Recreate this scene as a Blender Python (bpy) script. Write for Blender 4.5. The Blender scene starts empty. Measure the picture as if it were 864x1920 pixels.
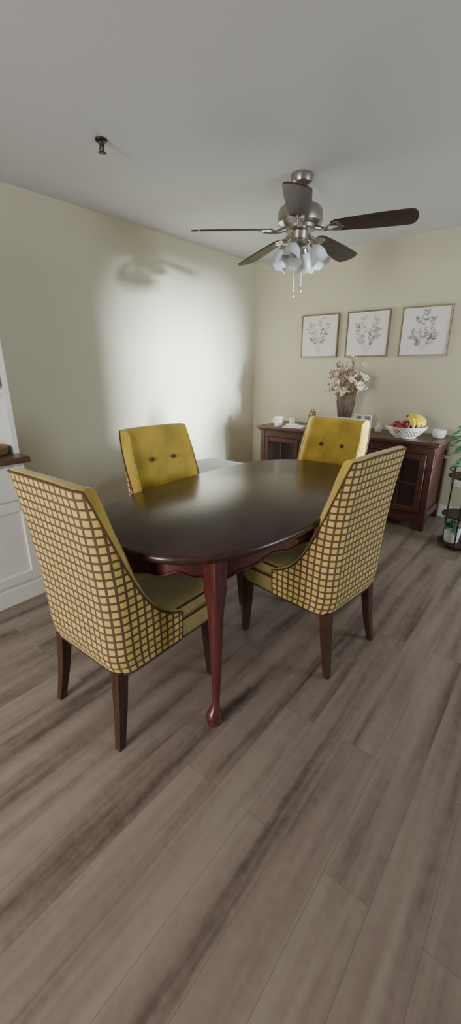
import bpy, math, random
from mathutils import Vector, Matrix
random.seed(7)
pi = math.pi

# ------------------------------------------------------------------ materials
def new_mat(name):
    m = bpy.data.materials.new(name); m.use_nodes = True
    nt = m.node_tree
    return m, nt, nt.nodes['Principled BSDF']

def pbr(name, col, rough=0.5, metal=0.0, var=0.12, scale=12.0, bump=0.0, bscale=80, stretch=(1,1,1), trans=0.0, coat=0.0, sheen=0.0):
    m, nt, b = new_mat(name)
    N = nt.nodes; L = nt.links
    tc = N.new('ShaderNodeTexCoord'); mp = N.new('ShaderNodeMapping')
    mp.inputs['Scale'].default_value = stretch
    L.new(tc.outputs['Object'], mp.inputs['Vector'])
    nz = N.new('ShaderNodeTexNoise'); nz.inputs['Scale'].default_value = scale; nz.inputs['Detail'].default_value = 4
    L.new(mp.outputs[0], nz.inputs['Vector'])
    cr = N.new('ShaderNodeValToRGB')
    c = Vector(col[:3])
    lo = c*(1-var); hi = c*(1+var)
    cr.color_ramp.elements[0].position = 0.3; cr.color_ramp.elements[1].position = 0.7
    cr.color_ramp.elements[0].color = (*lo, 1); cr.color_ramp.elements[1].color = (min(hi[0],1), min(hi[1],1), min(hi[2],1), 1)
    L.new(nz.outputs['Fac'], cr.inputs[0]); L.new(cr.outputs[0], b.inputs['Base Color'])
    b.inputs['Roughness'].default_value = rough; b.inputs['Metallic'].default_value = metal
    b.inputs['Transmission Weight'].default_value = trans
    b.inputs['Coat Weight'].default_value = coat
    b.inputs['Coat Roughness'].default_value = 0.12
    b.inputs['Sheen Weight'].default_value = sheen
    if bump > 0:
        n2 = N.new('ShaderNodeTexNoise'); n2.inputs['Scale'].default_value = bscale; n2.inputs['Detail'].default_value = 5
        L.new(mp.outputs[0], n2.inputs['Vector'])
        bp = N.new('ShaderNodeBump'); bp.inputs['Strength'].default_value = bump; bp.inputs['Distance'].default_value = 0.01
        L.new(n2.outputs['Fac'], bp.inputs['Height']); L.new(bp.outputs[0], b.inputs['Normal'])
    return m

def floor_mat():
    m, nt, b = new_mat('vinyl_plank'); N = nt.nodes; L = nt.links
    g = N.new('ShaderNodeNewGeometry'); sp = N.new('ShaderNodeSeparateXYZ'); L.new(g.outputs['Position'], sp.inputs[0])
    cb = N.new('ShaderNodeCombineXYZ'); L.new(sp.outputs['Y'], cb.inputs['X']); L.new(sp.outputs['X'], cb.inputs['Y'])
    br = N.new('ShaderNodeTexBrick'); L.new(cb.outputs[0], br.inputs['Vector'])
    br.inputs['Color1'].default_value = (0,0,0,1); br.inputs['Color2'].default_value = (1,1,1,1); br.inputs['Mortar'].default_value = (0.5,0.5,0.5,1)
    br.inputs['Scale'].default_value = 1.0; br.inputs['Mortar Size'].default_value = 0.0007; br.inputs['Mortar Smooth'].default_value = 0.5
    br.inputs['Brick Width'].default_value = 1.22; br.inputs['Row Height'].default_value = 0.135; br.offset = 0.37
    sx = N.new('ShaderNodeMath'); sx.operation='MULTIPLY'; L.new(br.outputs['Color'], sx.inputs[0]); sx.inputs[1].default_value = 1.2
    cz = N.new('ShaderNodeCombineXYZ'); L.new(sp.outputs['X'], cz.inputs['X']); L.new(sp.outputs['Y'], cz.inputs['Y']); L.new(sx.outputs[0], cz.inputs['Z'])
    def noise(scale, detail, rough, dist=0):
        mp = N.new('ShaderNodeMapping'); mp.inputs['Scale'].default_value = scale; L.new(cz.outputs[0], mp.inputs['Vector'])
        n = N.new('ShaderNodeTexNoise'); n.inputs['Scale'].default_value = 1; n.inputs['Detail'].default_value = detail; n.inputs['Roughness'].default_value = rough
        n.inputs['Distortion'].default_value = dist
        L.new(mp.outputs[0], n.inputs['Vector']); return n
    n1 = noise((14, 0.8, 1), 2, 0.5, 0.3)
    n2 = noise((70, 4.0, 1), 4, 0.65)
    n3 = noise((26, 20, 1), 4, 0.7)
    def mth(op, a, bb):
        x = N.new('ShaderNodeMath'); x.operation = op
        for i, v in enumerate((a, bb)):
            if isinstance(v, (int, float)): x.inputs[i].default_value = v
            else: L.new(v, x.inputs[i])
        return x.outputs[0]
    v = mth('MULTIPLY', n1.outputs['Fac'], 0.64)
    v = mth('ADD', v, mth('MULTIPLY', n2.outputs['Fac'], 0.14))
    v = mth('ADD', v, mth('MULTIPLY', n3.outputs['Fac'], 0.18))
    v = mth('ADD', v, mth('MULTIPLY', br.outputs['Color'], 0.04))
    cr = N.new('ShaderNodeValToRGB'); e = cr.color_ramp.elements
    e[0].position = 0.35; e[0].color = (0.098, 0.071, 0.058, 1)
    e[1].position = 0.62; e[1].color = (0.285, 0.230, 0.195, 1)
    k = cr.color_ramp.elements.new(0.465); k.color = (0.208, 0.161, 0.134, 1)
    L.new(v, cr.inputs[0])
    mx = N.new('ShaderNodeMix'); mx.data_type = 'RGBA'
    L.new(br.outputs['Fac'], mx.inputs[0]); L.new(cr.outputs[0], mx.inputs[6]); mx.inputs[7].default_value = (0.10,0.075,0.062,1)
    L.new(mx.outputs[2], b.inputs['Base Color'])
    b.inputs['Roughness'].default_value = 0.50
    b.inputs['Specular IOR Level'].default_value = 0.4
    bp = N.new('ShaderNodeBump'); bp.inputs['Strength'].default_value = 0.12; bp.inputs['Distance'].default_value = 0.01
    L.new(n2.outputs['Fac'], bp.inputs['Height']); L.new(bp.outputs[0], b.inputs['Normal'])
    return m

def grid_mat():
    m, nt, b = new_mat('windowpane_fabric'); N = nt.nodes; L = nt.links
    uv = N.new('ShaderNodeUVMap'); uv.uv_map = 'UVMap'
    br = N.new('ShaderNodeTexBrick'); br.offset = 0.0; br.squash = 1.0
    L.new(uv.outputs[0], br.inputs['Vector'])
    br.inputs['Scale'].default_value = 1.0
    br.inputs['Brick Width'].default_value = 0.031; br.inputs['Row Height'].default_value = 0.031
    br.inputs['Mortar Size'].default_value = 0.0050; br.inputs['Mortar Smooth'].default_value = 0.15
    br.inputs['Color1'].default_value = (0.62, 0.44, 0.115, 1); br.inputs['Color2'].default_value = (0.72, 0.53, 0.165, 1)
    br.inputs['Mortar'].default_value = (0.115, 0.065, 0.032, 1)
    L.new(br.outputs['Color'], b.inputs['Base Color'])
    b.inputs['Roughness'].default_value = 0.8; b.inputs['Sheen Weight'].default_value = 0.1
    bp = N.new('ShaderNodeBump'); bp.inputs['Strength'].default_value = 0.5; bp.inputs['Distance'].default_value = 0.002; bp.invert = True
    L.new(br.outputs['Fac'], bp.inputs['Height']); L.new(bp.outputs[0], b.inputs['Normal'])
    return m

M = {}
M['wall'] = pbr('wall_paint', (0.62,0.58,0.44), 0.85, var=0.02, scale=2, bump=0.08, bscale=120)
M['ceil'] = pbr('ceiling_paint', (0.64,0.64,0.65), 0.9, var=0.02, scale=2, bump=0.08, bscale=90)
M['trim'] = pbr('trim_white', (0.80,0.79,0.76), 0.4, var=0.02)
M['floor'] = floor_mat()
M['grid'] = grid_mat()
M['velvet'] = pbr('mustard_velvet', (0.45,0.315,0.03), 0.75, var=0.28, scale=7, bump=0.1, bscale=60, sheen=0.35)
M['khaki'] = pbr('mustard_velvet_seat', (0.36,0.28,0.10), 0.8, var=0.15, scale=9, sheen=0.2)
M['piping'] = pbr('brown_piping', (0.07,0.035,0.018), 0.6)
M['walnut'] = pbr('walnut_leg', (0.055,0.022,0.014), 0.35, var=0.3, scale=10, stretch=(6,6,0.6))
M['mahog_top'] = pbr('mahogany_top', (0.040,0.015,0.014), 0.27, var=0.35, scale=3, stretch=(14,0.9,1), coat=0.10)
M['mahog'] = pbr('mahogany_leg', (0.085,0.018,0.018), 0.28, var=0.35, scale=6, stretch=(5,5,0.7), coat=0.4)
M['side'] = pbr('sideboard_wood', (0.085,0.025,0.018), 0.40, var=0.3, scale=5, stretch=(0.8,5,5), coat=0.1)
M['sideglass'] = pbr('cabinet_glass', (0.035,0.022,0.022), 0.12, var=0.1)
M['nickel'] = pbr('brushed_nickel', (0.42,0.38,0.34), 0.28, metal=1.0, var=0.06, scale=30)
M['blade'] = pbr('fan_blade_wood', (0.030,0.018,0.013), 0.38, var=0.35, scale=5, stretch=(1,9,1))
M['frost'] = pbr('frosted_glass', (0.66,0.67,0.69), 0.35, var=0.05, trans=0.30)
M['frame'] = pbr('champagne_frame', (0.26,0.20,0.13), 0.35, metal=0.6, var=0.1)
M['canvas'] = pbr('canvas_white', (0.78,0.76,0.74), 0.85, var=0.03, scale=6)
M['leafgrey'] = pbr('print_leaf_grey', (0.40,0.39,0.36), 0.8, var=0.3, scale=25)
M['leaftan'] = pbr('print_leaf_tan', (0.50,0.43,0.33), 0.8, var=0.25, scale=25)
M['leafdark'] = pbr('print_leaf_dark', (0.20,0.20,0.20), 0.8, var=0.25, scale=25)
M['white'] = pbr('cabinet_white', (0.82,0.82,0.80), 0.4, var=0.02)
M['counter'] = pbr('counter_wood', (0.10,0.055,0.03), 0.3, var=0.3, scale=6, stretch=(6,0.8,1))
M['ceramic'] = pbr('white_ceramic', (0.85,0.85,0.83), 0.25, var=0.02)
M['vase'] = pbr('smoked_glass_vase', (0.10,0.075,0.055), 0.12, var=0.3, coat=0.5)
M['petal'] = pbr('dried_petal', (0.80,0.71,0.64), 0.8, var=0.12, scale=30)
M['petalp'] = pbr('tan_petal', (0.50,0.33,0.20), 0.8, var=0.2, scale=30)
M['stem'] = pbr('dried_stem', (0.20,0.14,0.06), 0.8, var=0.2)
M['apple'] = pbr('apple_skin', (0.33,0.03,0.03), 0.3, var=0.5, scale=14)
M['banana'] = pbr('banana_peel', (0.80,0.60,0.05), 0.45, var=0.12, scale=14)
M['bantip'] = pbr('banana_tip', (0.12,0.09,0.02), 0.6)
M['green'] = pbr('leaf_green', (0.06,0.20,0.09), 0.45, var=0.35, scale=18)
M['pot'] = pbr('white_pot', (0.75,0.75,0.74), 0.35, var=0.02)
M['soil'] = pbr('soil', (0.04,0.025,0.015), 0.95, var=0.4, scale=60)
M['iron'] = pbr('dark_iron', (0.05,0.035,0.025), 0.4, metal=0.7)
M['brass'] = pbr('aged_brass', (0.35,0.22,0.10), 0.35, metal=0.9)
M['photo'] = pbr('photo_paper', (0.30,0.26,0.23), 0.4, var=0.7, scale=40)
M['wicker'] = pbr('wicker', (0.24,0.15,0.08), 0.7, var=0.4, scale=60)
M['bench'] = pbr('bench_fabric', (0.50,0.50,0.52), 0.85, var=0.05)
M['chain'] = pbr('chain_metal', (0.55,0.50,0.42), 0.3, metal=1.0)

# ------------------------------------------------------------------ builder
class B:
    def __init__(s):
        s.v=[]; s.f=[]; s.m=[]; s.sm=[]; s.uv=[]; s.mats=[]; s.T=Matrix.Identity(4)
    def mi(s, k):
        if k not in s.mats: s.mats.append(k)
        return s.mats.index(k)
    def add(s, vs, fs, mat, smooth=True, uvs=None):
        o = len(s.v); i = s.mi(mat)
        s.v += [s.T @ Vector(p) for p in vs]
        for f in fs:
            s.f.append([o+a for a in f]); s.m.append(i); s.sm.append(smooth)
            s.uv.append([uvs[a] for a in f] if uvs else [(0,0)]*len(f))
    def box(s, lo, hi, mat, bev=0.0, R=None):
        lo=Vector(lo); hi=Vector(hi); c=(lo+hi)/2; h=(hi-lo)/2
        b=min(bev, min(h)*0.9)
        old=s.T
        s.T = s.T @ Matrix.Translation(c) @ (R if R else Matrix.Identity(4))
        if b<=0:
            vs=[(x*h.x,y*h.y,z*h.z) for x in(-1,1) for y in(-1,1) for z in(-1,1)]
            fs=[(0,1,3,2),(4,6,7,5),(0,4,5,1),(2,3,7,6),(0,2,6,4),(1,5,7,3)]
            s.add(vs,fs,mat,False)
        else:
            vs=[];idx={}
            for x in(-1,1):
                for y in(-1,1):
                    for z in(-1,1):
                        for ax in range(3):
                            p=[x*(h.x-b),y*(h.y-b),z*(h.z-b)]
                            p[ax]=(x,y,z)[ax]*h[ax]
                            idx[(x,y,z,ax)]=len(vs); vs.append(p)
            fs=[]
            for ax in range(3):
                a1,a2=[a for a in range(3) if a!=ax]
                for sg in(-1,1):
                    q=[]
                    for u,w in((-1,-1),(1,-1),(1,1),(-1,1)):
                        k=[0,0,0];k[ax]=sg;k[a1]=u;k[a2]=w
                        q.append(idx[(k[0],k[1],k[2],ax)])
                    fs.append(q)
            for ax in range(3):
                a1,a2=[a for a in range(3) if a!=ax]
                for u in(-1,1):
                    for w in(-1,1):
                        k0=[0,0,0];k0[ax]=-1;k0[a1]=u;k0[a2]=w
                        k1=list(k0);k1[ax]=1
                        fs.append([idx[(*k0,a1)],idx[(*k1,a1)],idx[(*k1,a2)],idx[(*k0,a2)]])
            for x in(-1,1):
                for y in(-1,1):
                    for z in(-1,1):
                        fs.append([idx[(x,y,z,0)],idx[(x,y,z,1)],idx[(x,y,z,2)]])
            s.add(vs,fs,mat,False)
        s.T=old
    def lathe(s, prof, c, mat, seg=32, sx=1, sy=1, power=None, cap=True):
        vs=[];fs=[]
        for r,z in prof:
            for i in range(seg):
                a=2*pi*i/seg; ca,sa=math.cos(a),math.sin(a)
                vs.append((c[0]+r*sx*ca, c[1]+r*sy*sa, c[2]+z))
        n=len(prof)
        for j in range(n-1):
            for i in range(seg):
                k=(i+1)%seg
                fs.append((j*seg+i,j*seg+k,(j+1)*seg+k,(j+1)*seg+i))
        if cap:
            if prof[0][0]>1e-5: fs.append(tuple(reversed(range(seg))))
            if prof[-1][0]>1e-5: fs.append(tuple((n-1)*seg+i for i in range(seg)))
        s.add(vs,fs,mat)
    def sphere(s, c, r, mat, sc=(1,1,1), seg=14, rings=8):
        prof=[(max(r*math.sin(pi*j/rings),1e-6), -r*math.cos(pi*j/rings)) for j in range(rings+1)]
        old=s.T; s.T=s.T@Matrix.Translation(c)@Matrix.Diagonal((*sc,1))
        s.lathe(prof,(0,0,0),mat,seg,cap=False); s.T=old
    def tube(s, pts, r, mat, seg=8, closed=False, cap=True):
        pts=[Vector(p) for p in pts]; n=len(pts)
        rs = r if isinstance(r,(list,tuple)) else [r]*n
        vs=[];fs=[]; up=None
        for i,p in enumerate(pts):
            if closed: t=(pts[(i+1)%n]-pts[i-1]).normalized()
            else: t=(pts[min(i+1,n-1)]-pts[max(i-1,0)]).normalized()
            if up is None:
                up=Vector((0,0,1)) if abs(t.z)<0.9 else Vector((1,0,0))
            a=up-t*up.dot(t)
            if a.length<1e-4: a=Vector((1,0,0))-t*t.x
            a.normalize(); up=a; b_=t.cross(a)
            for k in range(seg):
                an=2*pi*k/seg; vs.append(p+(a*math.cos(an)+b_*math.sin(an))*rs[i])
        m=n if closed else n-1
        for i in range(m):
            i2=(i+1)%n
            for k in range(seg):
                k2=(k+1)%seg
                fs.append((i*seg+k,i*seg+k2,i2*seg+k2,i2*seg+k))
        if not closed and cap:
            fs.append(tuple(reversed(range(seg)))); fs.append(tuple((n-1)*seg+k for k in range(seg)))
        s.add(vs,fs,mat)
    def loft(s, rings, mat, cap=True, smooth=True):
        n=len(rings[0]); vs=[p for r in rings for p in r]; fs=[]
        for j in range(len(rings)-1):
            for i in range(n):
                k=(i+1)%n
                fs.append((j*n+i,j*n+k,(j+1)*n+k,(j+1)*n+i))
        if cap:
            fs.append(tuple(reversed(range(n)))); fs.append(tuple((len(rings)-1)*n+i for i in range(n)))
        s.add(vs,fs,mat,smooth)
    def poly(s, pts, mat): s.add(pts,[tuple(range(len(pts)))],mat,False)
    def obj(s, name, loc=(0,0,0), rot=0.0, edge=True, origin=None):
        me=bpy.data.meshes.new(name)
        if origin is not None:
            o=Vector(origin); s.v=[v-o for v in s.v]; loc=tuple(o)
        me.from_pydata([tuple(v) for v in s.v],[],s.f)
        for k in s.mats: me.materials.append(M[k])
        me.polygons.foreach_set('material_index',s.m); me.polygons.foreach_set('use_smooth',s.sm)
        ul=me.uv_layers.new(name='UVMap'); i=0
        for fu in s.uv:
            for u in fu: ul.data[i].uv=u; i+=1
        me.update()
        import bmesh
        bm=bmesh.new(); bm.from_mesh(me); bmesh.ops.recalc_face_normals(bm,faces=bm.faces)
        for e in bm.edges:
            if len(e.link_faces)==2 and e.calc_face_angle(0)>math.radians(42): e.smooth=False
        bm.to_mesh(me); bm.free()
        ob=bpy.data.objects.new(name,me); bpy.context.scene.collection.objects.link(ob)
        ob.location=loc; ob.rotation_euler=(0,0,rot)
        return ob

def srect(hx,hy,z,n=2.8,seg=96,cx=0,cy=0):
    out=[]
    for i in range(seg):
        a=2*pi*i/seg; c,s_=math.cos(a),math.sin(a)
        out.append((cx+hx*math.copysign(abs(c)**(2/n),c), cy+hy*math.copysign(abs(s_)**(2/n),s_), z))
    return out

# ------------------------------------------------------------------ room
XL,XR,YF,YB,H = -3.0, 2.2, -2.6, 4.22, 2.44
TH=0.12
b=B(); b.box((XL-TH,YF-TH,-0.1),(XR+TH,YB+TH,0),'floor'); b.obj('floor')
b=B(); b.box((XL-TH,YF-TH,H),(XR+TH,YB+TH,H+0.1),'ceil'); b.obj('ceiling')
b=B(); b.box((XL-TH,YF-TH,0),(XL,YB+TH,H),'wall'); b.obj('wall_left')
b=B(); b.box((XL,YB,0),(XR,YB+TH,H),'wall'); b.obj('wall_back')
# right wall with window opening
WY0,WY1,WZ0,WZ1=2.46,3.76,0.52,2.04
b=B(); b.box((XR,YF-TH,0),(XR+TH,WY0,H),'wall'); b.box((XR,WY1,0),(XR+TH,YB+TH,H),'wall')
b.box((XR,WY0,0),(XR+TH,WY1,WZ0),'wall'); b.box((XR,WY0,WZ1),(XR+TH,WY1,H),'wall'); b.obj('wall_right')
b=B()
for y in (WY0,WY1-0.05): b.box((XR+0.03,y,WZ0),(XR+0.09,y+0.05,WZ1),'trim')
for z in (WZ0,WZ1-0.05): b.box((XR+0.03,WY0+0.05,z),(XR+0.09,WY1-0.05,z+0.05),'trim')
b.box((XR+0.04,3.24,WZ0+0.05),(XR+0.08,3.28,WZ1-0.05),'trim')
b.obj('window_1')
# wall behind the camera with patio door opening
DX0,DX1,DZ1=-2.3,-0.3,2.1
b=B(); b.box((XL,YF-TH,0),(DX0,YF,H),'wall'); b.box((DX1,YF-TH,0),(XR,YF,H),'wall'); b.box((DX0,YF-TH,DZ1),(DX1,YF,H),'wall'); b.obj('wall_front')
b=B()
for x in (DX0+0.002,DX1-0.062,(DX0+DX1)/2-0.03): b.box((x,YF-0.09,0.0),(x+0.06,YF-0.03,DZ1-0.062),'trim')
b.box((DX0+0.002,YF-0.09,DZ1-0.062),(DX1-0.002,YF-0.03,DZ1-0.002),'trim'); b.box((DX0+0.062,YF-0.09,0.0),(DX1-0.062,YF-0.03,0.06),'trim')
b.obj('door_1')
def baseboard(name, lo, hi, axis):
    b=B()
    b.box(lo,(hi[0],hi[1],0.085),'trim')
    if axis=='x-': b.box((lo[0],lo[1]+0.006,0.085),(hi[0],hi[1],0.11),'trim')
    elif axis=='y-': b.box((lo[0],lo[1],0.085),(hi[0]-0.006,hi[1],0.11),'trim')
    b.obj(name)
baseboard('baseboard_back',(XL,YB-0.016,0),(XR,YB,0.1),'x-')
baseboard('baseboard_left',(XL,YF,0),(XL+0.016,YB-0.016,0.1),'y-')

# ------------------------------------------------------------------ dining table
TX,TY=-1.175,1.655
b=B()
NE=2.9
rings=[]
for dx,z in ((-0.022,0.727),(-0.010,0.731),(-0.002,0.740),(0.0,0.749),(-0.002,0.757),(-0.007,0.762),(-0.014,0.765)):
    rings.append(srect(0.47+dx,0.85+dx,z,NE,128))
b.loft(rings,'mahog_top')
seg=256
def apr(off,zf):
    out=[]
    base=srect(0.47-off,0.85-off,0,NE,seg)
    for i,p in enumerate(base): out.append((p[0],p[1],zf(i)))
    return out
def scal(i):
    a=2*pi*i/seg
    return 0.655 - 0.016*math.cos(8*a) - 0.006*math.cos(24*a)
b.loft([apr(0.055,lambda i:0.730),apr(0.055,lambda i:scal(i)),apr(0.078,lambda i:scal(i)),apr(0.078,lambda i:0.730)],'mahog',cap=False)
pp=apr(0.053,lambda i:scal(i)+0.004)
b.tube(pp,0.0045,'mahog',6,closed=True)
pp=apr(0.047,lambda i:0.721); b.tube(pp,0.008,'mahog',6,closed=True)
def leg(x,y):
    ox,oy=math.copysign(1,x)*0.05,math.copysign(1,y)*0.8
    prof=[(0.730,0.034,6,0),(0.60,0.034,6,0),(0.57,0.032,4,0.0),(0.52,0.029,2.6,0),(0.40,0.026,2,0.0),(0.25,0.021,2,0.0),(0.14,0.017,2,0.004),(0.10,0.0155,2,0.008),
          (0.075,0.018,2,0.014),(0.055,0.026,2,0.022),(0.040,0.032,2,0.026),(0.025,0.033,2,0.027),(0.014,0.028,2,0.025),(0.012,0.031,2,0.025),(0.0,0.030,2,0.025)]
    rr=[]
    for z,r,n,o in prof: rr.append(srect(r,r,z,max(n,2),28,x+ox*o,y+oy*o))
    b.loft(rr,'mahog')
for lx in (-0.345,0.313):
    for sy in (-1,1): leg(lx,sy*0.660)
b.obj('dining_table',(TX,TY,0))

# ------------------------------------------------------------------ dining chair
ZB,ZT=0.315,1.03
def uplan(hw,yb,r,yend):
    pts=[]
    ns,nc,nb=18,12,14
    ys=yb+r
    for i in range(ns): pts.append((-hw, yend+(ys-yend)*(i/ns)**0.8))
    for i in range(nc):
        a=pi+ (pi/2)*i/nc; pts.append((-hw+r+r*math.cos(a), ys+r*math.sin(a)))
    for i in range(nb+1): pts.append((-hw+r+(2*hw-2*r)*i/nb, yb))
    left=pts[:ns+nc]
    for p in reversed(left): pts.append((-p[0],p[1]))
    return pts
def make_chair_mesh_builder():
    b=B()
    yb=-0.245; yend=0.065
    po=uplan(0.240,yb,0.070,yend); pi_=uplan(0.197,yb+0.072,0.040,yend-0.004)
    n=len(po)
    arc=[0]
    for i in range(1,n): arc.append(arc[-1]+math.dist(po[i],po[i-1]))
    mid=arc[-1]/2; arc=[a-mid for a in arc]
    ztop=[]
    for x,y in po:
        yy=max(0,(y-yb)-0.020)
        z=0.435+(ZT-0.435)*math.exp(-(yy/0.100)**1.10)
        z-=0.010*(abs(x)/0.24)**4
        ztop.append(z)
    def warp(x,y,z):
        q=max(0,(z-ZB)/(ZT-ZB))
        tuck=0.022*max(0,1-(z-ZB)/0.10)**2
        kx=0.975+0.045*q
        bk=max(0,min(1,(0.05-y)/0.25))
        return (x*kx*(1-tuck*1.5), y-(0.012+0.060*q*q)*bk+tuck*bk, z)
    R=16
    vs=[];uv=[];fs=[]
    for j in range(R+1):
        t=j/R
        for i in range(n):
            z=ZB+(ztop[i]-ZB)*t
            vs.append(warp(po[i][0],po[i][1],z)); uv.append((arc[i]+5.0155,z+3.0))
    for j in range(R):
        for i in range(n-1): fs.append((j*n+i,j*n+i+1,(j+1)*n+i+1,(j+1)*n+i))
    b.add(vs,fs,'grid',True,uv)
    def lerp(a,c,t): return a+(c-a)*t
    vs=[];fs=[]
    rows=[]
    def rowpts(ti,zf):
        return [warp(lerp(po[i][0],pi_[i][0],ti),lerp(po[i][1],pi_[i][1],ti),zf(i)) for i in range(n)]
    rows.append(rowpts(0.0,lambda i:ztop[i]))
    rows.append(rowpts(0.10,lambda i:ztop[i]+0.008))
    rows.append(rowpts(0.35,lambda i:ztop[i]+0.011))
    rows.append(rowpts(0.62,lambda i:ztop[i]+0.005))
    rows.append(rowpts(0.78,lambda i:ztop[i]-0.010))
    rows.append(rowpts(0.84,lambda i:ztop[i]-0.03))
    zlow=0.40
    K=14
    for j in range(1,K+1):
        t=j/K
        def zf(i,t=t): return max(zlow,lerp(ztop[i]-0.03,zlow,t))
        rr=[]
        for i in range(n):
            z=zf(i); f=0.84+0.16*min(1,t*3)
            x=lerp(po[i][0],pi_[i][0],f); y=lerp(po[i][1],pi_[i][1],f)
            if y< yb+0.12:
                for bx in (-0.075,0.075):
                    d2=((x-bx)**2+(z-0.86)**2)/(0.035**2); y-=0.014*math.exp(-d2)
                y+=0.016*math.sin(pi*min(1,max(0,(z-0.42)/0.5)))
            rr.append(warp(x,y,z))
        rows.append(rr)
    for r_ in rows: vs+=r_
    for j in range(len(rows)-1):
        for i in range(n-1): fs.append((j*n+i,j*n+i+1,(j+1)*n+i+1,(j+1)*n+i))
    b.add(vs,fs,'velvet')
    for e in (0,n-1):
        oc=[warp(po[e][0],po[e][1],ZB+(ztop[e]-ZB)*t/6) for t in range(7)]
        ic=[warp(pi_[e][0],pi_[e][1],ZB+(ztop[e]-ZB)*t/6) for t in range(7)]
        b.add(oc+ic,[(t,t+1,8+t,7+t) for t in range(6)],'khaki')
    rim=[warp(po[i][0]*1.004,po[i][1],ztop[i]+0.002) for i in range(n)]
    b.tube([warp(po[0][0]*1.004,po[0][1],ZB+0.01)]+rim+[warp(po[-1][0]*1.004,po[-1][1],ZB+0.01)],0.0042,'piping',6)
    bot=[warp(po[i][0],po[i][1],ZB) for i in range(n)]
    b.tube(bot,0.003,'piping',6)
    b.poly([(p[0],p[1],ZB+0.004) for p in bot],'piping')
    def rr(hx,y0,y1,z,n_=7): 
        return srect(hx,(y1-y0)/2,z,n_,64,0,(y0+y1)/2)
    b.loft([rr(0.220,-0.16,0.292,ZB),rr(0.225,-0.16,0.298,ZB+0.008),rr(0.227,-0.16,0.30,ZB+0.085),rr(0.223,-0.16,0.298,ZB+0.092)],'khaki')
    b.tube(rr(0.228,-0.155,0.302,ZB+0.088),0.0042,'piping',6,closed=True)
    b.tube(rr(0.226,-0.155,0.300,ZB+0.004),0.003,'piping',6,closed=True)
    cush=[]
    for d,z in ((0.006,0.408),(-0.004,0.418),(-0.006,0.44),(0.0,0.458),(0.012,0.470),(0.05,0.480),(0.12,0.486)):
        cush.append(srect(0.222-d,0.225-d,z,6,64,0,0.08))
    b.loft(cush,'khaki')
    b.tube(srect(0.223,0.226,0.462,6,64,0,0.08),0.004,'piping',6,closed=True)
    for bx in (-0.075,0.075):
        b.sphere(warp(bx,yb+0.077,0.86),0.013,'piping',(1,0.6,1))
    def tl(x,y,dx,dy,h):
        rings=[]
        for t in (0,0.02,0.5,1):
            r=0.0135+(0.023-0.0135)*t
            cx=x+dx*(1-t)**1.4; cy=y+dy*(1-t)**1.4
            rings.append([(cx+u*r,cy+w*r,h*t) for u,w in((-1,-1),(1,-1),(1,1),(-1,1))])
        b.loft(rings,'walnut',smooth=False)
    for sx in (-1,1):
        tl(sx*0.185,-0.215,sx*0.02,-0.045,ZB+0.01)
        tl(sx*0.195,0.255,sx*0.008,0.01,ZB+0.01)
    return b
cb=make_chair_mesh_builder()
c0=cb.obj('dining_chair',(-1.262,0.918,0),math.radians(0))
def dup(loc,rot,i):
    o=bpy.data.objects.new('dining_chair',c0.data); bpy.context.scene.collection.objects.link(o)
    o.location=loc; o.rotation_euler=(0,0,math.radians(rot)); return o
dup((-0.848,1.730,0),83,1)
dup((-1.60,1.60,0),-99,2)
dup((-1.215,2.43,0),180,3)

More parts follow.
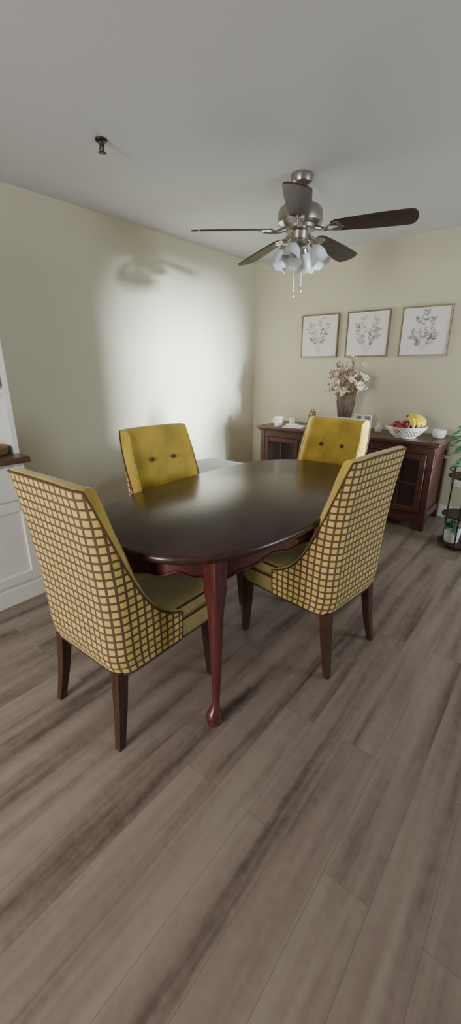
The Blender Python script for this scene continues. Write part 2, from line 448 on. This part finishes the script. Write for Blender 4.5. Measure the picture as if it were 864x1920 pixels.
# ------------------------------------------------------------------ ceiling fan
FX,FY=-1.51,2.58
b=B()
b.lathe([(0.066,0),(0.068,-0.012),(0.060,-0.040),(0.034,-0.056),(0.016,-0.060)],(0,0,H),'nickel')
b.lathe([(0.0125,0),(0.0125,-0.10)],(0,0,H-0.05),'nickel',16)
b.lathe([(0.02,2.315),(0.035,2.312),(0.045,2.300),(0.085,2.290),(0.120,2.275),(0.134,2.255),(0.138,2.215),(0.134,2.192),(0.115,2.180),(0.105,2.176),(0.098,2.160),(0.075,2.150),(0.055,2.148),(0.052,2.11),(0.060,2.10),(0.062,2.085),(0.050,2.072),(0.030,2.062),(0.012,2.058),(0.008,2.040),(0.001,2.036)],(0,0,0),'nickel',40)
ZBl=2.165
worldang=38.5
for ang,sag in ((195,-0.055),(260,0.0),(339,0.0),(48,-0.050),(119,-0.070)):
    a=math.radians(ang+worldang)
    s_ang=math.asin(-sag/0.67)
    old=b.T
    b.T=Matrix.Translation((0,0,ZBl))@Matrix.Rotation(a,4,'Z')@Matrix.Rotation(s_ang,4,'Y')@Matrix.Rotation(math.radians(-13),4,'X')
    n=26
    L0,L1=0.19,0.675
    def hw(x):
        t=(x-L0)/(L1-L0)
        w=0.050+0.023*math.sin(min(1,t*1.25)*pi/2)
        if t>0.90: w*=math.sqrt(max(0,1-((t-0.90)/0.10)**2.4))*0.999+0.001
        if t<0.05: w*=0.75+0.25*math.sqrt(max(0,1-((0.05-t)/0.05)**2))
        return w
    xs=[L0+(L1-L0)*(1-(1-i/n)**1.6) for i in range(n+1)]
    up=[(x,hw(x)) for x in xs]+[(x,-hw(x)) for x in reversed(xs)]
    b.loft([[(x,y,-0.004) for x,y in up],[(x,y,0.004) for x,y in up]],'blade',smooth=False)
    b.T=Matrix.Translation((0,0,ZBl))@Matrix.Rotation(a,4,'Z')@Matrix.Rotation(s_ang,4,'Y')
    arm=[(0.07,0,0.010),(0.11,0,-0.004),(0.15,0,-0.014),(0.19,0,-0.012),(0.235,0,-0.009)]
    b.tube(arm,[0.016,0.014,0.012,0.013,0.010],'nickel',10)
    b.sphere((0.155,0,-0.014),0.024,'nickel',(1.2,1,0.5))
    b.T=b.T@Matrix.Rotation(math.radians(-13),4,'X')
    pl=[(0.17,0.016),(0.20,0.040),(0.235,0.046),(0.255,0.034),(0.25,0.012),(0.275,0.0),(0.25,-0.012),(0.255,-0.034),(0.235,-0.046),(0.20,-0.040),(0.17,-0.016)]
    b.loft([[(x,y,-0.010) for x,y in pl],[(x,y,-0.004) for x,y in pl]],'nickel',smooth=False)
    for q in ((0.235,0.032),(0.235,-0.032),(0.262,0)): b.sphere((q[0],q[1],-0.011),0.006,'nickel',(1,1,0.6),8,5)
    b.T=old
for k in range(4):
    a=math.radians(12+90*k)
    old=b.T
    b.T=Matrix.Rotation(a,4,'Z')
    b.tube([(0.040,0,2.092),(0.062,0,2.098),(0.082,0,2.092),(0.090,0,2.078)],0.009,'nickel',10)
    b.T=Matrix.Rotation(a,4,'Z')@Matrix.Translation((0.090,0,2.085))@Matrix.Rotation(math.radians(-26),4,'Y')
    b.lathe([(0.010,0.0),(0.024,-0.004),(0.027,-0.018),(0.027,-0.030)],(0,0,0),'nickel',20)
    n=36; prof=[(0.024,-0.026),(0.036,-0.040),(0.047,-0.062),(0.051,-0.085),(0.052,-0.105),(0.060,-0.125),(0.068,-0.137)]
    vs=[];fs=[]
    full=prof+[(r-0.003,z) for r,z in reversed(prof)]
    for j,(r,z) in enumerate(full):
        for i in range(n):
            th=2*pi*i/n; fl=max(0,(-z-0.10)/0.035)
            vs.append((r*math.cos(th),r*math.sin(th),z-0.006*fl*math.cos(6*th)))
    for j in range(len(full)-1):
        for i in range(n):
            i2=(i+1)%n; fs.append((j*n+i,j*n+i2,(j+1)*n+i2,(j+1)*n+i))
    b.add(vs,fs,'frost')
    b.sphere((0,0,-0.07),0.026,'frost',(1,1,1.35))
    b.T=old
for x,y,l in ((0.022,0.01,0.20),(-0.018,-0.012,0.23)):
    z0=2.05
    b.tube([(x,y,z0),(x,y,z0-l)],0.0008,'chain',6)
    b.lathe([(0.002,0),(0.0055,-0.012),(0.0065,-0.030),(0.003,-0.042),(0.001,-0.044)],(x,y,z0-l),'chain',12)
b.obj('ceiling_fan',(FX,FY,0))

# sprinkler
b=B()
b.lathe([(0.030,0),(0.030,-0.004),(0.025,-0.010),(0.014,-0.012),(0.011,-0.024),(0.009,-0.028)],(0,0,0),'iron',24)
for sx in (-1,1): b.tube([(sx*0.010,0,-0.022),(sx*0.017,0,-0.034),(sx*0.012,0,-0.046),(0.0,0,-0.050)],0.003,'iron',6)
b.tube([(0,0,-0.02),(0,0,-0.050)],0.003,'brass',6)
for k in range(12):
    a=2*pi*k/12
    b.tube([(0.004*math.cos(a),0.004*math.sin(a),-0.052),(0.020*math.cos(a),0.020*math.sin(a),-0.054)],0.0022,'iron',5)
b.lathe([(0.001,-0.055),(0.010,-0.054),(0.010,-0.050),(0.001,-0.049)],(0,0,0),'iron',16)
b.obj('fire_sprinkler',(-2.10,1.60,H))

# ------------------------------------------------------------------ framed botanical prints
def leafshape(b,cx,cz,ang,l,w,mat,y):
    pts=[]
    n=7
    d=Vector((math.cos(ang),math.sin(ang))); p=Vector((-d.y,d.x))
    c=Vector((cx,cz))
    for i in range(n+1):
        t=i/n; q=c+d*l*t+p*w*math.sin(pi*t**0.8); pts.append((q.x,y,q.y))
    for i in range(n-1,0,-1):
        t=i/n; q=c+d*l*t-p*w*math.sin(pi*t**0.8); pts.append((q.x,y,q.y))
    b.poly(pts,mat)
def print_pic(x0,x1,z0,z1,kind,seed):
    rnd=random.Random(seed)
    b=B(); yb=-0.001; d=0.030
    fw=0.010
    b.box((x0,-d,z0),(x0+fw,yb,z1),'frame'); b.box((x1-fw,-d,z0),(x1,yb,z1),'frame')
    b.box((x0+fw,-d,z0),(x1-fw,yb,z0+fw),'frame'); b.box((x0+fw,-d,z1-fw),(x1-fw,yb,z1),'frame')
    b.box((x0+fw+0.003,-d+0.006,z0+fw+0.003),(x1-fw-0.003,-0.004,z1-fw-0.003),'canvas')
    cx=(x0+x1)/2; h=z1-z0; k=0
    def yy():
        nonlocal k
        k+=1; return -d+0.0055-0.00003*k
    stems=[(0,0.02,0.05,0.82),(-0.0,0.06,-0.5,0.66),(0.0,0.06,0.5,0.66),(0,0.03,-0.22,0.75)]
    if kind==1: stems=[(0,0.02,-0.12,0.82),(0.0,0.06,-0.55,0.62),(0.0,0.06,0.32,0.78),(0,0.04,0.70,0.55)]
    if kind==2: stems=[(0,0.04,0.0,0.80),(0,0.08,-0.36,0.62),(0,0.08,0.38,0.62),(0,0.06,-0.72,0.42),(0,0.06,0.70,0.42)]
    for sx,sz,lean,ln in stems:
        px,pz=cx+sx,z0+0.05*h+sz*h; ang=pi/2-lean; N_=9
        for i in range(N_):
            st=ln*h/N_
            nx,nz=px+math.cos(ang)*st,pz+math.sin(ang)*st
            nx=min(max(nx,x0+0.04),x1-0.04); nz=min(nz,z1-0.05)
            w=0.0010
            y=yy(); b.poly([(px-w,y,pz),(px+w,y,pz),(nx+w,y,nz),(nx-w,y,nz)],'leafgrey')
            if i>1:
                for sg in (-1,1):
                    if rnd.random()<0.72:
                        mt=rnd.choice(['leafgrey','leaftan','leaftan','leafgrey','leafdark'])
                        if kind==2: mt=rnd.choice(['leafgrey','leafdark','leafgrey','leaftan'])
                        l=0.034+0.026*rnd.random(); w_=0.005+0.006*rnd.random()
                        aa=ang+sg*(0.55+0.5*rnd.random())
                        tx_,tz_=nx+math.cos(aa)*l,nz+math.sin(aa)*l
                        if x0+0.02<tx_<x1-0.02 and tz_<z1-0.02: leafshape(b,nx,nz,aa,l,w_,mt,yy())
            px,pz=nx,nz; ang+=rnd.uniform(-0.06,0.06)+lean*0.05
    b.obj('framed_botanical_print',origin=None,loc=(0,YB,0))
print_pic(-2.370,-1.955,1.46,1.875,0,3)
print_pic(-1.865,-1.445,1.46,1.875,1,5)
print_pic(-1.340,-0.922,1.46,1.875,2,9)

# ------------------------------------------------------------------ sideboard
SX0,SX1,SY0,SY1,SZ=-2.50,-0.765,3.66,4.19,0.78
b=B()
b.box((SX0-0.035,SY0-0.03,SZ-0.03),(SX1+0.035,SY1,SZ),'side',0.006)
b.box((SX0-0.018,SY0-0.015,SZ-0.045),(SX1+0.018,SY1,SZ-0.03),'side',0.004)
bz=0.09
b.box((SX0+0.02,SY0+0.02,bz),(SX1-0.02,SY1,SZ-0.045),'side')
pw=0.055
for x in (SX0,SX1-pw):
    for y in (SY0,SY1-pw): b.box((x,y,0),(x+pw,y+pw,SZ-0.045),'side',0.004)
b.box((SX0+pw,SY0+0.006,bz),(SX1-pw,SY0+0.02,bz+0.06),'side'); b.box((SX0+pw,SY0+0.006,SZ-0.10),(SX1-pw,SY0+0.02,SZ-0.045),'side')
for i in range(24):
    t0=i/24; xw=(SX1-SX0-2*pw)/24; x=SX0+pw+i*xw
    dz=0.05*max(0,1-abs(t0-0.5)*2.2)**0.3 if abs(t0-0.5)<0.44 else 0
    b.box((x,SY0+0.008,0.03+dz),(x+xw,SY0+0.024,bz+0.01),'side')
nd=4; dw=(SX1-SX0-2*pw)/nd
for k in range(nd):
    x0=SX0+pw+k*dw+0.004; x1=x0+dw-0.008; z0=bz+0.065; z1=SZ-0.105; y0=SY0-0.004; y1=SY0+0.016; fw=0.05
    b.box((x0,y0,z0),(x0+fw,y1,z1),'side',0.004); b.box((x1-fw,y0,z0),(x1,y1,z1),'side',0.004)
    b.box((x0+fw,y0,z0),(x1-fw,y1,z0+fw),'side',0.004); b.box((x0+fw,y0,z1-fw),(x1-fw,y1,z1),'side',0.004)
    b.box((x0+fw,SY0+0.004,z0+fw),(x1-fw,SY0+0.010,z1-fw),'sideglass')
    xm=(x0+x1)/2; zm=(z0+z1)/2
    b.box((x0+fw,y0+0.002,zm-0.008),(x1-fw,SY0+0.004,zm+0.008),'side')
    b.box((xm-0.008,y0+0.002,z0+fw),(xm+0.008,SY0+0.004,z1-fw),'side')
    hx = x1-0.022 if k%2==0 else x0+0.022
    b.sphere((hx,SY0-0.018,zm+0.05),0.012,'brass'); b.tube([(hx,SY0-0.004,zm+0.05),(hx,SY0-0.018,zm+0.05)],0.005,'brass')
b.box((SX1-0.02,SY0+pw,bz),(SX1-0.008,SY1-pw,bz+0.07),'side'); b.box((SX1-0.02,SY0+pw,SZ-0.12),(SX1-0.008,SY1-pw,SZ-0.045),'side')
b.obj('sideboard')

# ------------------------------------------------------------------ things on the sideboard
b=B()
b.lathe([(0.045,0),(0.052,0.004),(0.052,0.012),(0.020,0.022),(0.013,0.035),(0.018,0.048),(0.036,0.060),(0.052,0.085),(0.066,0.14),(0.078,0.21),(0.088,0.275),(0.095,0.325),(0.098,0.335),(0.092,0.335),(0.084,0.28),(0.06,0.14),(0.01,0.10)],(0,0,0),'vase',40,cap=False)
b.lathe([(0.001,0.0),(0.045,0.0)],(0,0,0),'vase',40,cap=False)
for k in range(16):
    a=2*pi*k/16
    b.tube([(0.053*math.cos(a),0.053*math.sin(a),0.085),(0.067*math.cos(a),0.067*math.sin(a),0.14),(0.079*math.cos(a),0.079*math.sin(a),0.21),(0.09*math.cos(a),0.09*math.sin(a),0.28)],0.003,'vase',5)
rnd=random.Random(11)
def petals(c,r,n,mat,nrm):
    nrm=Vector(nrm).normalized(); a=nrm.orthogonal().normalized(); bb=nrm.cross(a)
    for layer,(rr_,lift) in enumerate(((1.0,0.15),(0.7,0.5))):
        for k in range(n):
            th=2*pi*k/n+layer*0.5; d=a*math.cos(th)+bb*math.sin(th); p=d.cross(nrm)
            R_=r*rr_
            base=Vector(c)
            pts=[base, base+d*R_*0.45+p*R_*0.38+nrm*R_*lift*0.4, base+d*R_*0.9+p*R_*0.26+nrm*R_*lift, base+d*R_+nrm*R_*lift*1.1, base+d*R_*0.9-p*R_*0.26+nrm*R_*lift, base+d*R_*0.45-p*R_*0.38+nrm*R_*lift*0.4]
            b.add(pts,[(0,1,2,3),(0,3,4,5)],mat)
    b.sphere(Vector(c)+nrm*r*0.15,r*0.2,'petalp',seg=8,rings=5)
for k in range(80):
    th=rnd.uniform(0,2*pi); sp=rnd.uniform(0.02,0.21); hh=0.35+rnd.uniform(0.02,0.34)*(1-0.5*(sp/0.2)**2)
    end=Vector((sp*math.cos(th)*1.08,sp*math.sin(th)*0.62,hh)); st=Vector((0.05*math.cos(th),0.05*math.sin(th),0.25))
    mid=(st+end)/2+Vector((0,0,0.05))
    b.tube([st,mid,end],0.0018,'stem',5)
    kind=rnd.random(); nrm=(end-Vector((0,0,0.3))).normalized()+Vector((0.2,-0.6,0))
    if hh<0.52 and kind<0.55: petals(end,rnd.uniform(0.028,0.045),6,'petal',nrm)
    elif kind<0.45: petals(end,rnd.uniform(0.018,0.028),5,'petal' if rnd.random()<0.6 else 'petalp',nrm)
    else:
        for q in range(10):
            o=end+Vector((rnd.uniform(-.03,.03),rnd.uniform(-.03,.03),rnd.uniform(-.05,.03)))
            b.sphere(o,rnd.uniform(0.006,0.011),'petalp' if rnd.random()<0.65 else 'petal',seg=7,rings=5)
            b.tube([end-Vector((0,0,0.05)),o],0.001,'stem',4)
b.obj('flower_vase',(-1.71,3.97,SZ))

b=B()
r0,r1,hb=0.085,0.165,0.095
b.lathe([(0.001,0.0),(0.08,0.0),(0.088,0.004),(0.088,0.010),(0.001,0.010)],(0,0,0),'ceramic',40)
def ring(r,z): return [(r*math.cos(2*pi*i/48),r*math.sin(2*pi*i/48),z) for i in range(48)]
b.tube(ring(r1,hb),0.0065,'ceramic',8,closed=True); b.tube(ring(r0,0.012),0.006,'ceramic',8,closed=True); b.tube(ring(r1-0.005,hb-0.016),0.004,'ceramic',8,closed=True)
for k in range(32):
    for sg in (-1,1):
        pts=[]
        for j in range(7):
            t=j/6; a=2*pi*k/32+sg*t*0.55; r=r0+(r1-r0)*t**0.75; pts.append((r*math.cos(a),r*math.sin(a),0.012+(hb-0.018)*t))
        b.tube(pts,0.0035,'ceramic',6)
for x,y,z,r in ((-0.085,-0.02,0.085,0.038),(-0.03,-0.075,0.080,0.037),(-0.045,0.05,0.085,0.038),(-0.10,0.06,0.10,0.033),(-0.01,-0.005,0.115,0.036),(0.05,0.06,0.08,0.037)):
    prof=[(0.001,-0.80),(0.25,-0.90),(0.55,-0.80),(0.85,-0.42),(1.0,0.05),(0.95,0.45),(0.70,0.80),(0.35,0.90),(0.12,0.80),(0.001,0.70)]
    b.lathe([(a*r,c*r) for a,c in prof],(x,y,z),'apple',18,cap=False)
    b.tube([(x,y,z+0.7*r),(x+0.004,y,z+1.2*r)],0.0015,'stem',5)
for k in range(5):
    a0=math.radians(-55+k*17); pts=[];rs=[]
    root=Vector((-0.005-0.004*k,0.035,0.165+0.004*k))
    for j in range(11):
        t=j/10; ph=t*1.5
        l=0.20
        dx=l*math.sin(ph)/1.25; dz=-l*(1-math.cos(ph))/1.5*0.55+0.012*math.sin(pi*t)
        pts.append(root+Vector((dx*math.cos(a0),dx*math.sin(a0),dz)))
        rs.append(0.0185*min(1,0.35+3.2*t)*min(1,0.3+4*(1-t)))
    b.tube(pts,rs,'banana',7)
    b.tube([pts[-1],pts[-1]+(pts[-1]-pts[-2])*0.5],0.005,'bantip',6)
b.sphere((-0.008,0.034,0.178),0.014,'bantip')
b.obj('fruit_bowl',(-1.06,3.80,SZ))

b=B()
b.lathe([(0.001,0),(0.036,0),(0.040,0.004),(0.042,0.098),(0.040,0.10),(0.037,0.096),(0.035,0.010),(0.001,0.008)],(0,0,0),'ceramic',32,cap=False)
b.tube([(-0.040,0,0.080),(-0.062,0,0.078),(-0.070,0,0.055),(-0.062,0,0.030),(-0.040,0,0.026)],0.0055,'ceramic',8)
b.obj('coffee_mug',(-2.33,3.74,SZ))
b=B()
b.lathe([(0.001,0),(0.030,0),(0.032,0.004),(0.032,0.070),(0.029,0.074),(0.024,0.068),(0.001,0.066)],(0,0,0),'ceramic',28,cap=False)
b.tube([(0,0,0.066),(0.001,0,0.078)],0.001,'iron',5)
b.obj('pillar_candle',(-2.26,3.90,SZ))
b=B()
for k,(w,d,a,x,y) in enumerate(((0.20,0.12,0.2,0,0),(0.17,0.11,-0.15,0.02,0.01),(0.12,0.08,0.5,-0.01,-0.01))):
    z=0.001+k*0.012
    b.box((x-w/2,y-d/2,z),(x+w/2,y+d/2,z+0.0115),'ceramic' if k!=1 else 'canvas',0.002,Matrix.Rotation(a,4,'Z'))
b.obj('napkin_stack',(-2.15,3.74,SZ))
b=B()
b.lathe([(0.001,0),(0.035,0),(0.037,0.006),(0.012,0.012),(0.006,0.03),(0.008,0.06),(0.018,0.07),(0.034,0.085),(0.040,0.11),(0.034,0.14),(0.030,0.14),(0.036,0.11),(0.001,0.08)],(0,0,0),'brass',28,cap=False)
for k in range(8):
    a=2*pi*k/8; b.tube([(0.034*math.cos(a),0.034*math.sin(a),0.14),(0.020*math.cos(a),0.020*math.sin(a),0.165),(0,0,0.175)],0.002,'brass',5)
b.obj('candle_lantern',(-2.07,3.98,SZ))
b=B()
Rx=Matrix.Rotation(math.radians(-12),4,'X'); b.T=Rx
w,h=0.17,0.145
b.box((-w/2,-0.008,0),(-w/2+0.014,0.008,h),'ceramic'); b.box((w/2-0.014,-0.008,0),(w/2,0.008,h),'ceramic')
b.box((-w/2+0.014,-0.008,0),(w/2-0.014,0.008,0.014),'ceramic'); b.box((-w/2+0.014,-0.008,h-0.014),(w/2-0.014,0.008,h),'ceramic')
b.box((-0.006,-0.008,0.014),(0.006,0.006,h-0.014),'ceramic')
b.box((-w/2+0.014,-0.002,0.014),(w/2-0.014,0.004,h-0.014),'photo')
b.T=Matrix.Identity(4); b.box((-0.02,0.01,0.0),(0.02,0.07,0.006),'iron'); b.tube([(0,0.065,0.003),(0,0.03,0.11)],0.004,'iron')
b.obj('photo_frame',(-1.545,4.03,SZ+0.002),math.radians(12))
b=B()
b.lathe([(0.001,0),(0.026,0),(0.032,0.01),(0.034,0.03),(0.026,0.052),(0.014,0.062),(0.012,0.075),(0.018,0.082),(0.012,0.086),(0.001,0.084)],(0,0,0),'petal',24,cap=False)
b.obj('ceramic_jar',(-1.37,4.0,SZ))
b=B()
b.lathe([(0.001,0),(0.035,0),(0.050,0.012),(0.056,0.045),(0.055,0.070),(0.051,0.070),(0.050,0.045),(0.044,0.016),(0.001,0.012)],(0,0,0),'ceramic',32,cap=False)
b.obj('small_bowl',(-0.82,3.95,SZ))

# ------------------------------------------------------------------ hutch on the left wall
b=B()
HX0,HX1=-2.98,-2.37; HY0,HY1=-0.35,1.09
b.box((HX0,HY0,0.0),(HX1-0.0,HY1,0.105),'white',0.003)
b.box((HX0,HY0+0.01,0.105),(HX1-0.022,HY1-0.01,0.85),'white')
b.box((HX0,HY0-0.02,0.85),(HX1+0.02,HY1+0.02,0.885),'counter',0.005)
nc=3; cw=(HY1-HY0-0.02)/nc
for k in range(nc):
    y0=HY0+0.01+k*cw+0.004; y1=y0+cw-0.008
    b.box((HX1-0.022,y0,0.64),(HX1-0.003,y1,0.835),'white',0.003)
    z0,z1=0.125,0.63; fw=0.06
    b.box((HX1-0.022,y0,z0),(HX1-0.003,y0+fw,z1),'white',0.003); b.box((HX1-0.022,y1-fw,z0),(HX1-0.003,y1,z1),'white',0.003)
    b.box((HX1-0.022,y0+fw,z0),(HX1-0.003,y1-fw,z0+fw),'white',0.003); b.box((HX1-0.022,y0+fw,z1-fw),(HX1-0.003,y1-fw,z1),'white',0.003)
    b.box((HX1-0.022,y0+fw,z0+fw),(HX1-0.014,y1-fw,z1-fw),'white')
    b.sphere((HX1+0.010,(y0+y1)/2,0.74),0.012,'iron'); b.tube([(HX1-0.004,(y0+y1)/2,0.74),(HX1+0.01,(y0+y1)/2,0.74)],0.004,'iron')
UX=-2.48
UY=HY1+0.02
b.box((HX0,UY-0.03,0.885),(UX,UY,1.95),'white')
b.box((HX0,HY0+0.02,0.885),(UX,HY0+0.05,1.95),'white')
b.box((HX0,HY0+0.05,0.885),(HX0+0.015,UY-0.03,1.95),'white')
for z in (1.22,1.93): b.box((HX0+0.015,HY0+0.05,z),(UX,UY-0.03,z+0.03),'white')
b.box((HX0,HY0,1.96),(UX+0.03,UY+0.01,2.0),'white',0.006)
for k in range(3):
    y0=HY0+0.055+k*((UY-HY0-0.09)/3); y1=y0+(UY-HY0-0.09)/3-0.006; fw=0.05
    b.box((UX-0.018,y0,1.26),(UX,y0+fw,1.92),'white',0.003); b.box((UX-0.018,y1-fw,1.26),(UX,y1,1.92),'white',0.003)
    b.box((UX-0.018,y0+fw,1.26),(UX,y1-fw,1.31),'white',0.003); b.box((UX-0.018,y0+fw,1.87),(UX,y1-fw,1.92),'white',0.003)
    b.box((UX-0.016,y0+fw,1.31),(UX-0.008,y1-fw,1.87),'white')
b.obj('hutch_cabinet')
b=B()
for k in range(5):
    z=0.006+k*0.009; r=0.085+0.002*k
    b.tube([(r*1.3*math.cos(2*pi*i/32),r*math.sin(2*pi*i/32),z) for i in range(32)],0.0052,'wicker',6,closed=True)
b.lathe([(0.001,0.004),(0.082,0.004),(0.082,0.0),(0.001,0.0)],(0,0,0),'wicker',24,sx=1.3,cap=False)
b.obj('wicker_basket',(-2.55,0.95,0.886),math.radians(80))

# ------------------------------------------------------------------ bench at the left wall
b=B()
bx0,bx1,by0,by1=-2.60,-2.05,2.05,2.95
ZS=0.55
for x in (bx0+0.03,bx1-0.07):
    for y in (by0+0.03,by1-0.07): b.box((x,y,0),(x+0.04,y+0.04,ZS-0.10),'trim',0.004)
b.box((bx0+0.02,by0+0.02,ZS-0.14),(bx1-0.02,by1-0.02,ZS-0.08),'trim',0.004)
b.loft([srect(0.275-d,0.45-d,z,8,64,-2.325,2.50) for d,z in ((0.006,ZS-0.08),(0,ZS-0.07),(0,ZS-0.022),(0.01,ZS-0.006),(0.03,ZS))],'bench')
b.obj('upholstered_bench')

# ------------------------------------------------------------------ plant stand and plants
b=B()
px,py=-0.46,3.54
for k in range(3):
    a=2*pi*k/3+0.5
    b.tube([(0.15*math.cos(a),0.15*math.sin(a),0.0),(0.155*math.cos(a),0.155*math.sin(a),0.3),(0.15*math.cos(a),0.15*math.sin(a),0.62)],0.006,'iron',8)
def circ(r,z,n=40): return [(r*math.cos(2*pi*i/n),r*math.sin(2*pi*i/n),z) for i in range(n)]
for z in (0.03,0.26,0.57):
    b.tube(circ(0.15,z),0.006,'iron',8,closed=True)
    b.lathe([(0.001,z-0.004),(0.148,z-0.004),(0.148,z+0.002),(0.001,z+0.002)],(0,0,0),'iron',40,cap=False)
b.tube(circ(0.15,0.62),0.005,'iron',8,closed=True)
b.obj('plant_stand',(px,py,0))
def plant(name,loc,hgt,nleaf,seed,spread,potr=0.06,poth=0.10,ls=1.0):
    rnd=random.Random(seed); b=B()
    b.lathe([(0.001,0),(potr*0.75,0),(potr*0.8,0.004),(potr,poth),(potr*1.06,poth),(potr*1.06,poth+0.012),(potr*0.93,poth+0.012),(potr*0.9,poth-0.01),(0.001,poth-0.01)],(0,0,0),'pot',32,cap=False)
    b.lathe([(0.001,poth-0.006),(potr*0.9,poth-0.006)],(0,0,0),'soil',24,cap=False)
    for k in range(nleaf):
        th=rnd.uniform(0,2*pi); r=rnd.uniform(0.2,1)*spread; h=poth+rnd.uniform(-0.05,1)*hgt
        e=Vector((r*math.cos(th),r*math.sin(th),h)); s0=Vector((0.01*math.cos(th),0.01*math.sin(th),poth-0.01))
        b.tube([s0,(s0+e)/2+Vector((0,0,0.05)),e],0.0018,'green',5)
        d=Vector((math.cos(th),math.sin(th),rnd.uniform(-0.8,0.4))).normalized(); s_=Vector((-math.sin(th),math.cos(th),0)); up=d.cross(s_)*-1
        L_=rnd.uniform(0.055,0.085)*ls; W=L_*0.36
        vs=[e];fs=[]
        m=5
        for j in range(1,m):
            t=j/m; c=e+d*L_*t-Vector((0,0,0.02*t*t)); w=W*math.sin(pi*t**0.75)
            vs+= [c+s_*w+up*w*0.3,c,c-s_*w+up*w*0.3]
        vs.append(e+d*L_-Vector((0,0,0.02)))
        fs+=[(0,1,2),(0,2,3)]
        for j in range(m-2):
            a=1+3*j; fs+=[(a,a+3,a+4,a+1),(a+1,a+4,a+5,a+2)]
        a=1+3*(m-2); z_=len(vs)-1; fs+=[(a,z_,a+1),(a+1,z_,a+2)]
        b.add(vs,fs,'green')
    b.obj(name,loc)
plant('potted_plant',(px,py,0.574),0.30,110,4,0.18,0.065,0.11,1.1)
plant('potted_plant',(px-0.05,py-0.03,0.034),0.05,10,6,0.06,0.065,0.12)

# outlet on the back wall
b=B()
b.box((-0.035,-0.006,-0.057),(0.035,0,0.057),'trim',0.002)
for z in (-0.026,0.026):
    b.box((-0.016,-0.008,z-0.014),(0.016,-0.006,z+0.014),'ceramic',0.001)
    for x in (-0.006,0.006): b.box((x-0.001,-0.0085,z-0.005),(x+0.001,-0.008,z+0.005),'iron')
b.obj('wall_outlet',(-0.66,YB,0.36))

# ------------------------------------------------------------------ lights
def area(name,loc,rot,sx,sy,pw,col,spread=180):
    l=bpy.data.lights.new(name,'AREA'); l.shape='RECTANGLE'; l.size=sx; l.size_y=sy; l.energy=pw; l.color=col; l.spread=math.radians(spread)
    o=bpy.data.objects.new(name,l); bpy.context.scene.collection.objects.link(o); o.location=loc; o.rotation_euler=rot; return o
area('daylight_patio_door',(-1.25,YF-0.01,1.30),(math.radians(90),0,0),0.9,1.4,108,(1.0,0.965,0.915))
area('daylight_side_window',(XR+0.25,3.1,1.4),(0,math.radians(90),0),1.3,1.2,42,(0.76,0.88,1.0),130)
s=bpy.data.lights.new('sun','SUN'); s.energy=21; s.angle=math.radians(10); s.color=(0.84,0.93,1.0)
so=bpy.data.objects.new('sun',s); bpy.context.scene.collection.objects.link(so)
so.rotation_euler=Vector((-1,0.0,-0.02)).to_track_quat('-Z','Y').to_euler(); so.location=(5,3,3)
w=bpy.data.worlds.new('world'); bpy.context.scene.world=w; w.use_nodes=True
bg=w.node_tree.nodes['Background']; bg.inputs[0].default_value=(0.75,0.85,1.0,1); bg.inputs[1].default_value=0.6

# ------------------------------------------------------------------ camera
cam=bpy.data.cameras.new('camera'); co=bpy.data.objects.new('camera',cam); bpy.context.scene.collection.objects.link(co)
cam.sensor_fit='VERTICAL'; cam.sensor_height=36; cam.lens=770/1920*36; cam.clip_start=0.02
co.location=(0,0,1.366); co.rotation_euler=(math.radians(90-19.45),0,math.radians(38.5))
bpy.context.scene.camera=co
